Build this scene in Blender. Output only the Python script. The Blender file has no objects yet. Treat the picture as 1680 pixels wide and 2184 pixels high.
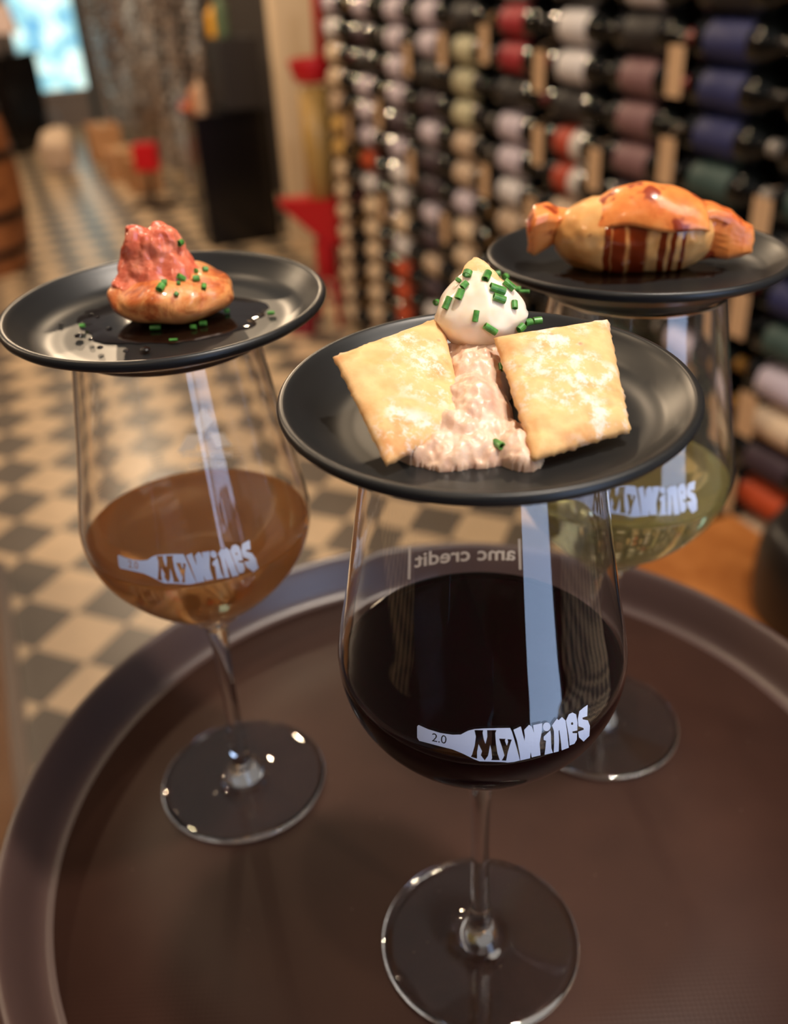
import bpy, bmesh, math, random
from mathutils import Vector, Matrix, noise
from mathutils.bvhtree import BVHTree
random.seed(7)
C = bpy.context.scene.collection
PI = math.pi

# ------------------------------------------------------------------ camera
F, PITCH, ROLL = 2012.14, math.radians(31.1271), math.radians(-3.0119)
EYE = 1.4
T = EYE - 0.3335                      # height of the tray floor
fwd = Vector((0, math.cos(PITCH), -math.sin(PITCH)))
rt = Vector((1, 0, 0)); up = rt.cross(fwd)
R_ = rt*math.cos(ROLL) + up*math.sin(ROLL)
U_ = -rt*math.sin(ROLL) + up*math.cos(ROLL)
EYEP = Vector((0, 0, EYE))
cd = bpy.data.cameras.new('camera'); cam = bpy.data.objects.new('camera', cd); C.objects.link(cam)
cam.matrix_world = Matrix(((R_.x, U_.x, -fwd.x, 0), (R_.y, U_.y, -fwd.y, 0), (R_.z, U_.z, -fwd.z, EYE), (0, 0, 0, 1)))
cd.sensor_fit = 'VERTICAL'; cd.sensor_height = 36; cd.sensor_width = 36*1680/2184
cd.lens = F/2184*36; cd.clip_start = 0.01; cd.clip_end = 60
cd.dof.use_dof = True; cd.dof.focus_distance = 0.262; cd.dof.aperture_fstop = 7.6
bpy.context.scene.camera = cam

# ------------------------------------------------------------------ world, light, exposure
sc = bpy.context.scene
sc.view_settings.view_transform = 'Standard'; sc.view_settings.look = 'None'
sc.view_settings.gamma = 1; sc.view_settings.exposure = 0.0
sc.cycles.max_bounces = 20; sc.cycles.transmission_bounces = 20; sc.cycles.glossy_bounces = 8
sc.cycles.diffuse_bounces = 8; sc.cycles.transparent_max_bounces = 12
sc.cycles.blur_glossy = 0.3; sc.cycles.sample_clamp_indirect = 6
w = bpy.data.worlds.new('world'); sc.world = w; w.use_nodes = True
w.node_tree.nodes['Background'].inputs[0].default_value = (1.0, .92, .86, 1)
w.node_tree.nodes['Background'].inputs[1].default_value = 0.2

def lamp(name, loc, power, size, col, target=None, spot=None):
    d = bpy.data.lights.new(name, 'SPOT' if spot else 'POINT')
    d.energy = power; d.color = col; d.shadow_soft_size = size
    if spot: d.spot_size = math.radians(spot); d.spot_blend = 0.6
    o = bpy.data.objects.new(name, d); C.objects.link(o); o.location = loc
    if target is not None:
        o.rotation_euler = (Vector(target)-Vector(loc)).to_track_quat('-Z', 'Y').to_euler()
    return o
WARM = (1.0, 0.74, 0.48)
CEIL = 2.75
LAMPS = [((0.37, 0.22, CEIL-.1), 76, .045, (1, .88, .76)), ((-0.9, 0.9, CEIL-.1), 22, .04, WARM), ((-2.4, 2.3, CEIL-.1), 85, .05, WARM),
         ((-1.12, 4.3, CEIL-.1), 105, .05, WARM), ((-2.1, 7.0, CEIL-.1), 140, .05, WARM), ((-0.15, 2.3, CEIL-.1), 30, .04, WARM), ((-0.55, -0.9, CEIL-.1), 12, .04, WARM)]
for p_, e_, s_, c_ in LAMPS: lamp('ceiling_light', p_, e_, s_, c_)

# ------------------------------------------------------------------ helpers
def L(c):
    return tuple(((x/12.92) if x <= .04045 else ((x+.055)/1.055)**2.4) for x in c)
def rgb(r, g, b): return L((r/255, g/255, b/255))
def mat(name, col=(.5, .5, .5), rough=.5, metal=0, spec=.5, trans=0, ior=1.45, emit=None, estr=0, sss=0, coat=0, alpha=None):
    m = bpy.data.materials.new(name); m.use_nodes = True
    b = m.node_tree.nodes['Principled BSDF']
    b.inputs['Base Color'].default_value = (*col, 1); b.inputs['Roughness'].default_value = rough
    b.inputs['Metallic'].default_value = metal; b.inputs['Specular IOR Level'].default_value = spec
    b.inputs['Transmission Weight'].default_value = trans; b.inputs['IOR'].default_value = ior
    if emit: b.inputs['Emission Color'].default_value = (*emit, 1); b.inputs['Emission Strength'].default_value = estr
    if sss:
        b.inputs['Subsurface Weight'].default_value = sss; b.inputs['Subsurface Radius'].default_value = (1, .6, .35)
        b.inputs['Subsurface Scale'].default_value = .003
    if coat: b.inputs['Coat Weight'].default_value = coat; b.inputs['Coat Roughness'].default_value = .08
    return m
def nd(m, t, **kw):
    n = m.node_tree.nodes.new(t)
    for k, v in kw.items():
        if k in n.inputs.keys(): n.inputs[k].default_value = v
        else: setattr(n, k, v)
    return n
def lk(m, a, b): m.node_tree.links.new(a, b)
def bsdf(m): return m.node_tree.nodes['Principled BSDF']
def coords(m): return nd(m, 'ShaderNodeTexCoord').outputs['Object']
def nramp(m, scale, stops, detail=4, rough=.6, vec=None, dist=0, typ='noise'):
    if typ == 'noise': n = nd(m, 'ShaderNodeTexNoise', Scale=scale, Detail=detail, Roughness=rough, Distortion=dist)
    else: n = nd(m, 'ShaderNodeTexVoronoi', Scale=scale)
    lk(m, vec or coords(m), n.inputs['Vector'])
    r = nd(m, 'ShaderNodeValToRGB'); e = r.color_ramp.elements
    while len(e) < len(stops): e.new(.5)
    for i, (p, c) in enumerate(stops): e[i].position = p; e[i].color = (*c, 1)
    lk(m, n.outputs[0], r.inputs['Fac']); return r.outputs['Color'], n.outputs[0]
def mix(m, fac, a, b):
    n = m.node_tree.nodes.new('ShaderNodeMix'); n.data_type = 'RGBA'
    lk(m, fac, n.inputs[0]) if not isinstance(fac, float) else setattr(n.inputs[0], 'default_value', fac)
    for k, s in ((6, a), (7, b)):
        if isinstance(s, tuple): n.inputs[k].default_value = (*s, 1)
        else: lk(m, s, n.inputs[k])
    return n.outputs[2]
def bump(m, h, strength=.3, dist=.001):
    b = nd(m, 'ShaderNodeBump', Strength=strength, Distance=dist); lk(m, h, b.inputs['Height']); lk(m, b.outputs[0], bsdf(m).inputs['Normal'])

def obj(name, bm, m, parent=None, smooth=True, loc=None):
    me = bpy.data.meshes.new(name)
    if isinstance(bm, tuple): me.from_pydata([tuple(v) for v in bm[0]], [], bm[1])
    else: bm.to_mesh(me); bm.free()
    if m: me.materials.append(m)
    if smooth:
        for p in me.polygons: p.use_smooth = True
    me.update()
    o = bpy.data.objects.new(name, me); C.objects.link(o)
    if parent: o.parent = parent
    if loc is not None: o.location = loc
    return o
def tag(o, label=None, cat=None, group=None, kind=None):
    if label: o['label'] = label
    if cat: o['category'] = cat
    if group: o['group'] = group
    if kind: o['kind'] = kind
    return o
def thing(name, label, cat, loc=(0, 0, 0), rz=0, group=None):
    o = bpy.data.objects.new(name, None); C.objects.link(o); o.empty_display_size = .02
    o.location = loc; o.rotation_euler = (0, 0, rz); return tag(o, label, cat, group)
def struct(o): o['kind'] = 'structure'; return o
def copy_tree(o, parent=None):
    c = o.copy(); C.objects.link(c)
    if parent: c.parent = parent
    for ch in list(o.children): copy_tree(ch, c)
    return c
def box(x0, x1, y0, y1, z0, z1, bev=0, bm=None, M=None):
    bm = bm or bmesh.new()
    mt = Matrix.Translation(((x0+x1)/2, (y0+y1)/2, (z0+z1)/2)) @ Matrix.Diagonal((abs(x1-x0), abs(y1-y0), abs(z1-z0), 1))
    r = bmesh.ops.create_cube(bm, size=1, matrix=(M @ mt) if M else mt)
    if bev:
        es = list({e for v in r['verts'] for e in v.link_edges})
        bmesh.ops.bevel(bm, geom=es, offset=bev, segments=2, affect='EDGES')
    return bm
def revolve(prof, n=96, bm=None, M=None, cap=False):
    bm = bm or bmesh.new(); rings = []
    for r, z in prof:
        if r < 1e-6: rings.append([bm.verts.new((M or Matrix()) @ Vector((0, 0, z)))])
        else: rings.append([bm.verts.new((M or Matrix()) @ Vector((r*math.cos(2*PI*k/n), r*math.sin(2*PI*k/n), z))) for k in range(n)])
    for a, b in zip(rings, rings[1:]):
        if len(a) == 1 and len(b) == 1: continue
        for k in range(n):
            k2 = (k+1) % n
            if len(a) == 1: bm.faces.new((a[0], b[k2], b[k]))
            elif len(b) == 1: bm.faces.new((a[k], a[k2], b[0]))
            else: bm.faces.new((a[k], a[k2], b[k2], b[k]))
    return bm
def spl(pts, sub=6):
    """Catmull-Rom through points"""
    P = [Vector((*p, 0))for p in pts]; out = []
    P = [P[0]*2-P[1]]+P+[P[-1]*2-P[-2]]
    for i in range(1, len(P)-2):
        for k in range(sub):
            t = k/sub; a, b, c, d = P[i-1], P[i], P[i+1], P[i+2]
            q = .5*((2*b)+(c-a)*t+(2*a-5*b+4*c-d)*t*t+(-a+3*b-3*c+d)*t**3); out.append((q.x, q.y))
    out.append(tuple(pts[-1])); return out
def tube(pts, r, n=10, bm=None, closed=True):
    bm = bm or bmesh.new(); rings = []; pts = [Vector(p) for p in pts]
    rr = r if isinstance(r, (list, tuple)) else [r]*len(pts)
    for i, p in enumerate(pts):
        d = (pts[min(i+1, len(pts)-1)]-pts[max(i-1, 0)]).normalized()
        a = d.cross(Vector((0, 0, 1)) if abs(d.z) < .9 else Vector((1, 0, 0))).normalized(); b = d.cross(a)
        rings.append([bm.verts.new(p+(a*math.cos(2*PI*k/n)+b*math.sin(2*PI*k/n))*rr[i]) for k in range(n)])
    for a, b in zip(rings, rings[1:]):
        for k in range(n): bm.faces.new((a[k], a[(k+1) % n], b[(k+1) % n], b[k]))
    if closed: bm.faces.new(rings[0][::-1]); bm.faces.new(rings[-1])
    return bm
def ray(x, y): return fwd + R_*((x-840)/F) - U_*((y-1092)/F)
def at(x, y, z):
    d = ray(x, y); return EYEP + d*((z-EYE)/d.z)
def N3(v, s, o=0): return noise.noise(Vector(v)*s+Vector((o, o*1.7, -o)))

# ------------------------------------------------------------------ room
P0 = Vector((-.18, 3.92, 0)); uu = Vector((.365, -.931, 0)).normalized(); mm = Vector((-uu.y, uu.x, 0))*-1
def W(s, off=0, z=0): return P0 + uu*s + mm*off + Vector((0, 0, z))
WM = Matrix((( uu.x, mm.x, 0, P0.x), (uu.y, mm.y, 0, P0.y), (0, 0, 1, 0), (0, 0, 0, 1)))   # s, off, z -> world

m = mat('floor_tiles', rough=.32)
tc = coords(m)
mp = nd(m, 'ShaderNodeMapping'); mp.inputs['Location'].default_value = (.769, -1.815, 0)
lk(m, tc, mp.inputs['Vector'])
ang = math.atan2(-.9347, .3555)+PI/4
mp2 = nd(m, 'ShaderNodeMapping'); mp2.inputs['Rotation'].default_value = (0, 0, -ang)
side = .1527
mp2.inputs['Scale'].default_value = (1, 1, 1)
lk(m, mp.outputs[0], mp2.inputs['Vector'])
mp3 = nd(m, 'ShaderNodeMapping'); mp3.inputs['Scale'].default_value = (1/side, 1/side, 1); mp3.inputs['Location'].default_value = (.5, .5, .5)
lk(m, mp2.outputs[0], mp3.inputs['Vector'])
ck = nd(m, 'ShaderNodeTexChecker', Scale=1.0); lk(m, mp3.outputs[0], ck.inputs['Vector'])
nc, nf = nramp(m, 3.2, [(.3, (.8, .8, .8)), (.7, (1.1, 1.1, 1.1))])
base = mix(m, ck.outputs['Fac'], rgb(212, 184, 148), rgb(106, 96, 84))
mul = m.node_tree.nodes.new('ShaderNodeMix'); mul.data_type = 'RGBA'; mul.blend_type = 'MULTIPLY'; mul.inputs[0].default_value = .8
lk(m, base, mul.inputs[6]); lk(m, nc, mul.inputs[7]); lk(m, mul.outputs[2], bsdf(m).inputs['Base Color'])
M_floor = m
struct(obj('floor', box(-6, 3.2, -3.2, 12, -.05, 0), M_floor, smooth=False))

M_wall = mat('dark_wall', rgb(58, 50, 45), .8)
M_cream = mat('cream_paint', rgb(236, 212, 180), .6)
bm = box(-.03, 3.7, -.17, -.075, 0, 2.9, M=WM); box(-.03, .05, -.6, -.17, 0, 2.9, bm=bm, M=WM); box(-9.5, .05, -.7, -.5, 0, 2.9, bm=bm, M=WM)
struct(obj('wall_right', bm, M_wall, smooth=False))
M_wfar = mat('grey_panelling', rgb(120, 108, 102), .6)
# far wall, square to the aisle, with a window opening
FO = Vector((-2.73, 9.84, 0)); FM = Matrix(((mm.x, -uu.x, 0, FO.x), (mm.y, -uu.y, 0, FO.y), (0, 0, 1, 0), (0, 0, 0, 1)))   # x: to the left, y: away
bm = box(-2.4, -.06, 0, .15, 0, 2.9, M=FM); box(.55, 3.4, 0, .15, 0, 2.9, bm=bm, M=FM)
box(-.06, .55, 0, .15, 0, .34, bm=bm, M=FM); box(-.06, .55, 0, .15, 1.75, 2.9, bm=bm, M=FM)
struct(obj('wall_far', bm, M_wfar, smooth=False))
bm = box(-.075, .565, -.02, .0, .31, .345, bm=None, M=FM)
for a, b_, c_, d_ in ((-.075, -.035, .345, 1.75), (.53, .565, .345, 1.75)): box(a, b_, -.02, .02, c_, d_, bm=bm, M=FM)
m = mat('window_daylight', (0, 0, 0), 1)
c1, _ = nramp(m, 5, [(.3, rgb(90, 150, 190)), (.46, rgb(150, 200, 200)), (.56, rgb(220, 240, 232)), (.75, rgb(120, 185, 150))], detail=3)
lk(m, c1, bsdf(m).inputs['Emission Color']); bsdf(m).inputs['Emission Strength'].default_value = 1.7
M_day = m
w1 = struct(obj('window_1', box(-.06, .55, .05, .06, .34, 1.75, M=FM), M_day, smooth=False))
obj('window_frame', bm, mat('window_frame', rgb(150, 140, 135), .5), w1, smooth=False)

# left wall and rear wall, the rear one with tall daylight windows (behind the viewer)
struct(obj('wall_left', box(-6, -4.2, -3.2, 10.5, 0, 2.9), mat('left_wall', rgb(120, 100, 85), .8), smooth=False))
M_sky = mat('daylight_pane', (0, 0, 0), 1, emit=(.50, .67, 1.0), estr=4.0)
bm = bmesh.new()
WINS = [(.90, 2.3), (-1.0, -.95)]
xs = [-4.2]+[v for p in sorted(WINS) for v in p]+[3.2]
for a, b_ in zip(xs[::2], xs[1::2]): box(a, b_, -1.55, -1.4, 0, 2.9, bm=bm)
for a, b_ in WINS: box(a, b_, -1.55, -1.4, 2.6, 2.9, bm=bm)
struct(obj('wall_rear', bm, mat('rear_wall', rgb(66, 54, 46), .8), smooth=False))
for i, (a, b_) in enumerate(WINS):
    struct(obj('window_%d' % (i+2), box(a, b_, -1.5, -1.49, .0, 2.6), M_sky, smooth=False))
struct(obj('trim_1', box(-1.36, -1.25, -.50, -.19, 0, 2.9, bev=.004, M=WM), M_cream, smooth=False))      # cream post
struct(obj('trim_2', box(-.10, -.03, -.06, 0, .05, 2.9, M=FM), mat('dark_frame', rgb(55, 62, 64), .5), smooth=False))
struct(obj('trim_3', box(-1.25, -.03, -.5, -.46, 0, 2.9, M=WM), mat('tan_panel', rgb(104, 84, 56), .6), smooth=False))

# ------------------------------------------------------------------ materials
glass = mat('clear_glass', (1, 1, 1), 0, trans=1, ior=1.5)
M_white = mat('white_print', rgb(216, 222, 240), .45)
M_print2 = mat('pale_print', rgb(240, 240, 250), .5)
_t = nd(M_print2, 'ShaderNodeBsdfTranslucent', Color=(.9, .9, .95, 1)); _s = nd(M_print2, 'ShaderNodeMixShader'); _s.inputs[0].default_value = .75
lk(M_print2, bsdf(M_print2).outputs[0], _s.inputs[1]); lk(M_print2, _t.outputs[0], _s.inputs[2]); lk(M_print2, _s.outputs[0], M_print2.node_tree.nodes['Material Output'].inputs[0])
plate_m = mat('black_stoneware', rgb(28, 28, 28), .36, spec=.45)

# ------------------------------------------------------------------ tray
tray_m = mat('brown_tray', rgb(70, 46, 36), .5, spec=.22)
c1, f1 = nramp(tray_m, 7, [(.35, rgb(44, 25, 19)), (.65, rgb(58, 36, 28))]); vo_ = nd(tray_m, 'ShaderNodeTexVoronoi', Scale=170.0); lk(tray_m, coords(tray_m), vo_.inputs['Vector'])
sp_ = nd(tray_m, 'ShaderNodeMath', operation='LESS_THAN'); lk(tray_m, vo_.outputs[0], sp_.inputs[0]); sp_.inputs[1].default_value = .035
hs_ = nd(tray_m, 'ShaderNodeSeparateColor'); lk(tray_m, vo_.outputs['Color'], hs_.inputs[0]); gt_ = nd(tray_m, 'ShaderNodeMath', operation='GREATER_THAN'); lk(tray_m, hs_.outputs[0], gt_.inputs[0]); gt_.inputs[1].default_value = .8
mu_ = nd(tray_m, 'ShaderNodeMath', operation='MULTIPLY'); lk(tray_m, sp_.outputs[0], mu_.inputs[0]); lk(tray_m, gt_.outputs[0], mu_.inputs[1])
lk(tray_m, mix(tray_m, mu_.outputs[0], c1, rgb(150, 125, 110)), bsdf(tray_m).inputs['Base Color'])
wv1 = nd(tray_m, 'ShaderNodeTexWave', Scale=170.0); wv1.bands_direction = 'X'; wv2 = nd(tray_m, 'ShaderNodeTexWave', Scale=170.0); wv2.bands_direction = 'Y'
tcx = coords(tray_m); lk(tray_m, tcx, wv1.inputs[0]); lk(tray_m, tcx, wv2.inputs[0])
mx = nd(tray_m, 'ShaderNodeMath', operation='MULTIPLY'); lk(tray_m, wv1.outputs['Fac'], mx.inputs[0]); lk(tray_m, wv2.outputs['Fac'], mx.inputs[1])
bump(tray_m, mx.outputs[0], .12, .0004)
rim_m = mat('brown_tray_rim', rgb(68, 50, 46), .36, spec=.8)
tray = thing('serving_tray', 'large round brown serving tray carrying the three wine glasses', 'tray', (.0225, .288, T))
obj('base', revolve([(0, 0), (.1, 0), (.1745, 0), (.1745, -.003), (0, -.003)], 160), tray_m, tray)
obj('rim', revolve(spl([(.1744, 0), (.1775, .0006), (.181, .004), (.1855, .013), (.189, .019), (.1915, .0208), (.1935, .0195), (.193, .0165), (.1885, .0095), (.184, .001), (.179, -.003), (.1744, -.0032)], 5), 160), rim_m, tray)
# table under the tray
dk = mat('dark_wood', rgb(38, 26, 20), .4)
tb = thing('pedestal_table', 'small dark round pedestal table underneath the brown serving tray', 'table', (.0225, .288, 0))
obj('tabletop', revolve([(0, T-.0034), (.13, T-.0034), (.135, T-.008), (.135, T-.02), (.13, T-.026), (0, T-.026)], 64), dk, tb)
obj('pole', revolve([(.03, T-.03), (.03, .05)], 24), dk, tb)
obj('base', revolve([(0, .055), (.03, .05), (.12, .02), (.13, 0), (0, 0)], 48), dk, tb)

# ------------------------------------------------------------------ wine glasses
outer = spl([(.0113, .0985), (.0150, .1025), (.0205, .1075), (.0268, .1128), (.0340, .1205), (.0398, .1290), (.0432, .1382), (.0441, .1470), (.0428, .1560), (.0404, .1680), (.0376, .1840), (.0347, .2020), (.0328, .2140), (.0321, .2190)], 6)
def prof_at(z):
    for (r0, z0), (r1, z1) in zip(outer, outer[1:]):
        if z0 <= z <= z1: return r0+(r1-r0)*(z-z0)/(z1-z0)
    return outer[-1][0] if z > .2 else outer[0][0]
WALL = .0009
inner = [(max(r-WALL*(1 if z > .112 else 1.2), .0), z+(.0 if z > .12 else .0012*(.12-z)/.02)) for r, z in outer if z > .1005]
inner_b = [(0, .1028), (.006, .1031)]+[(r, z) for r, z in inner if r > .009]
def glass_bowl():
    p = [(.0046, .0905), (.0055, .0935), (.0075, .0962)] + outer + [(.0318, .2194), (.0314, .2192)] + inner_b[::-1]
    return revolve(p, 288)
stem_p = spl([(.0092, .0046), (.0068, .0078), (.0048, .0125), (.0039, .020), (.0034, .032), (.0032, .048), (.0033, .066), (.0037, .080), (.0046, .0905)], 5)
foot_p = [(0, .0002), (.034, .0), (.0372, .0004), (.038, .0011), (.0374, .0018)] + spl([(.034, .0021), (.026, .0025), (.017, .0030), (.012, .0036), (.0092, .0046)], 4)
def hit_glass(px_, py_, org, back=False, dr=0.0):
    """where the view ray meets the bowl of the glass standing at org: angle and height"""
    d = ray(px_, py_).normalized(); o = EYEP-org; t0 = None; best = None
    t = .15; prev = None; hits = []; st_ = .002
    while t < .55:
        p = o+d*t
        if .1 < p.z < .2188:
            v = math.hypot(p.x, p.y)-prof_at(p.z)-dr
            if prev is not None and (v < 0) != (prev < 0): q_ = p-d*(st_*v/(v-prev)); hits.append(q_)
            prev = v
        else: prev = None
        t += st_
    if not hits: return None
    p = hits[-1] if back else hits[0]
    return math.atan2(p.y, p.x), p.z

def flat_mesh(polys, cell):
    """2D outlines with holes -> filled mesh, cut into small cells so that it can be wrapped"""
    cu = bpy.data.curves.new('c', 'CURVE'); cu.dimensions = '2D'; cu.fill_mode = 'BOTH'
    for P in polys:
        s = cu.splines.new('POLY'); s.points.add(len(P)-1); s.use_cyclic_u = True
        for i, q in enumerate(P): s.points[i].co = (q[0], q[1], 0, 1)
    o = bpy.data.objects.new('c', cu); C.objects.link(o); dg = bpy.context.evaluated_depsgraph_get()
    me = bpy.data.meshes.new_from_object(o.evaluated_get(dg)); bm = bmesh.new(); bm.from_mesh(me)
    bpy.data.objects.remove(o); bpy.data.meshes.remove(me); cut_cells(bm, cell); return bm
def cut_cells(bm, cell):
    bmesh.ops.remove_doubles(bm, verts=bm.verts, dist=1e-5)
    for ax in (0, 1):
        lo = min(v.co[ax] for v in bm.verts); hi = max(v.co[ax] for v in bm.verts); c = lo+cell
        while c < hi:
            nrm = (1, 0, 0) if ax == 0 else (0, 1, 0)
            bmesh.ops.bisect_plane(bm, geom=bm.verts[:]+bm.edges[:]+bm.faces[:], plane_co=(c if ax == 0 else 0, c if ax else 0, 0), plane_no=nrm, dist=1e-6); c += cell
def text_bm(body, bold=0, cell=None):
    cu = bpy.data.curves.new('t', 'FONT'); cu.body = body; cu.size = 1; cu.offset = bold; cu.fill_mode = 'FRONT'; cu.resolution_u = 4
    o = bpy.data.objects.new('t', cu); C.objects.link(o); dg = bpy.context.evaluated_depsgraph_get()
    me = bpy.data.meshes.new_from_object(o.evaluated_get(dg)); bm = bmesh.new(); bm.from_mesh(me)
    bpy.data.objects.remove(o); bpy.data.meshes.remove(me)
    if cell: cut_cells(bm, cell)
    return bm
def loops_of(bm):
    bmesh.ops.remove_doubles(bm, verts=bm.verts, dist=1e-5)
    es = {e for e in bm.edges if len(e.link_faces) == 1}; out = []
    while es:
        e = es.pop(); st = e.verts[0]; cur = e.verts[1]; lp = [st.co.copy(), cur.co.copy()]
        while cur != st:
            nx = next((x for x in cur.link_edges if x in es), None)
            if nx is None: break
            es.remove(nx); cur = nx.other_vert(cur)
            if cur != st: lp.append(cur.co.copy())
        out.append([(p.x, p.y) for p in lp])
    return out
# emblem, drawn in the units of its own outline (1680 wide)
body = [(113, 262), (125, 252), (200, 285), (300, 316), (400, 331), (468, 329), (500, 312), (530, 297), (580, 285), (650, 280), (760, 277), (868, 275), (884, 310), (905, 380), (925, 450), (948, 540), (900, 552), (850, 557), (800, 553), (700, 549), (620, 547), (575, 530), (540, 512), (475, 480), (400, 450), (250, 412), (130, 380), (113, 355)]
Mh = [(578, 293), (650, 293), (645, 315), (655, 370), (668, 405), (683, 345), (681, 293), (757, 293), (748, 320), (753, 400), (765, 480), (785, 538), (715, 538), (722, 520), (715, 450), (706, 415), (690, 500), (662, 540), (630, 497), (640, 465), (612, 408), (600, 470), (600, 526), (548, 510), (560, 490), (580, 420), (590, 345)]
yh = [(778, 362), (832, 364), (826, 380), (842, 420), (852, 388), (846, 366), (882, 370), (874, 392), (850, 470), (836, 542), (800, 540), (812, 520), (822, 498), (800, 425), (786, 385)]
Wl = [(895, 290), (955, 263), (972, 330), (986, 382), (988, 340), (982, 292), (1022, 250), (1045, 265), (1062, 315), (1055, 252), (1130, 236), (1126, 300), (1108, 400), (1115, 498), (1044, 515), (1035, 470), (1030, 522), (952, 540), (945, 480), (925, 380)]
il = [(1142, 345), (1195, 295), (1200, 330), (1203, 440), (1216, 478), (1148, 494), (1155, 440), (1160, 380), (1140, 372)]
idot = [(1165+31*math.cos(k*PI/9), 266+36*math.sin(k*PI/9)) for k in range(18)]
nl = [(1208, 255), (1248, 200), (1262, 212), (1290, 187), (1318, 215), (1330, 300), (1345, 436), (1287, 458), (1280, 380), (1268, 290), (1262, 300), (1266, 380), (1262, 466), (1222, 476), (1226, 400), (1224, 300)]
el = [(1322, 215), (1345, 165), (1375, 150), (1404, 165), (1416, 230), (1414, 296), (1374, 304), (1376, 318), (1412, 318), (1410, 370), (1390, 405), (1352, 418), (1345, 340)]
sl = [(1418, 205), (1430, 140), (1465, 110), (1498, 88), (1495, 180), (1456, 192), (1458, 206), (1500, 214), (1517, 260), (1512, 340), (1465, 386), (1428, 352), (1420, 306), (1466, 290), (1464, 276), (1424, 262)]
def hole(cx, cy, r): return [(cx+r*math.cos(k*PI/5), cy+1.3*r*math.sin(k*PI/5)) for k in range(10)]
digits = []
tb2 = text_bm('2.0')
for lp in loops_of(tb2):
    digits.append([(228+x*102+y*6, 382+20*x-y*96) for x, y in lp])
tb2.free()
bms = [flat_mesh([body, Mh, yh]+digits, 30), flat_mesh([Wl], 30), flat_mesh([il], 30), flat_mesh([idot], 30), flat_mesh([nl], 30),
       flat_mesh([el, hole(1372, 240, 9)], 30), flat_mesh([sl], 30)]
RED = Vector((.0246, .2270, T)); ROSE = Vector((-.0768, .3167, T)); WHT = Vector((.0951, .3412, T))
def emb_red(x, y): return hit_glass(860+x/3.818, 1480+y/3.818, RED) or (-PI/2, .12)
def wrap(bmlist, fn, rot=0, dz=0, lift=.00008):
    out = bmesh.new()
    for b in bmlist:
        vm = {}
        for v in b.verts:
            ph, z = fn(v.co.x, v.co.y); ph += rot; z += dz; r = prof_at(z)+lift
            vm[v] = out.verts.new((r*math.cos(ph), r*math.sin(ph), z))
        for f_ in b.faces:
            try: out.faces.new([vm[v] for v in f_.verts])
            except ValueError: pass
    return out
def make_glass(org, label, rot=0, dz=0, erot=None):
    g = thing('wine_glass', label, 'wine glass', org, 0, None)
    obj('bowl', glass_bowl(), glass, g); obj('stem', revolve(stem_p, 48), glass, g); obj('foot', revolve(foot_p, 128), glass, g)
    e = obj('printed_emblem', wrap(bms, emb_red, rot, dz), M_white, g, smooth=False); e['label'] = 'white printed bottle-shaped MyWines 2.0 lettering'
    return g
g_red = make_glass(RED, 'nearest wine glass, holding dark red wine under the cracker plate')
def emb_rot(org, px_, py_):    # turn and lift so the right end of the emblem lands where it sits on this glass
    a = emb_red(1000, 400); h_ = hit_glass(px_, py_, org); return h_[0]-a[0], h_[1]-a[1]
r1, z1 = emb_rot(ROSE, 423, 1210); g_rose = make_glass(ROSE, 'left wine glass, holding pale orange rosé wine under the dumpling plate', r1, z1)
r2, z2 = emb_rot(WHT, 1378, 1068); g_wht = make_glass(WHT, 'right rear wine glass, holding pale yellow white wine under the pastry plate', r2, z2)
for b in bms: b.free()
# print on the far side of the bowls, read through the glass from behind
def back_print(g, org, items, name, label):
    out = bmesh.new()
    for bmt, f2 in items:
        vm = {}
        for v in bmt.verts:
            x, y = f2(v.co.x, v.co.y); h_ = hit_glass(x, y, org, back=True)
            if h_ is None: continue
            r = prof_at(h_[1])+.00008; vm[v] = out.verts.new((r*math.cos(h_[0]), r*math.sin(h_[0]), h_[1]))
        for f_ in bmt.faces:
            if all(v in vm for v in f_.verts):
                try: out.faces.new([vm[v] for v in f_.verts])
                except ValueError: pass
        bmt.free()
    o = obj(name, out, M_print2, g, smooth=False); o['label'] = label
def fitx(bmt): return min(v.co.x for v in bmt.verts), max(v.co.x for v in bmt.verts)
tx = text_bm('amc credit', .018, .25); lo, hi = fitx(tx)
def f_amc(x, y):
    k = (x-lo)/(hi-lo); X = 1100-k*(1100-881); Y = 1190+16*((k-.25)/.75)**2 if k > .25 else 1190
    return X, Y-y*42+2
bar1 = flat_mesh([[(0, 0), (5, 0), (5, 66), (0, 66)]], 12); bar2 = flat_mesh([[(0, 0), (5, 0), (5, 70), (0, 70)]], 12)
back_print(g_red, RED, [(tx, f_amc), (bar1, lambda x, y: (1111-x+y*.03, 1147+y)), (bar2, lambda x, y: (873-x-y*.02, 1163+y))], 'printed_lettering', 'white amc credit lettering between two bars')
t1 = text_bm('MITSUBISHI', .02, .3); a1, b1 = fitx(t1); t2 = text_bm('MOTORS', .02, .3); a2, b2 = fitx(t2)
dm = flat_mesh([[(433, 868), (411, 902), (428, 925), (458, 896)]], 12), flat_mesh([[(398, 926), (434, 926), (415, 958), (377, 964)]], 12), flat_mesh([[(446, 922), (477, 922), (496, 948), (462, 954)]], 12)
back_print(g_rose, ROSE, [(t1, lambda x, y: (495-(x-a1)/(b1-a1)*108, 974-y*18)), (t2, lambda x, y: (482-(x-a2)/(b2-a2)*78, 996-y*18))]+[(d, lambda x, y: (x, y)) for d in dm], 'printed_emblem_back', 'white three-diamond emblem over MITSUBISHI MOTORS')

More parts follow.
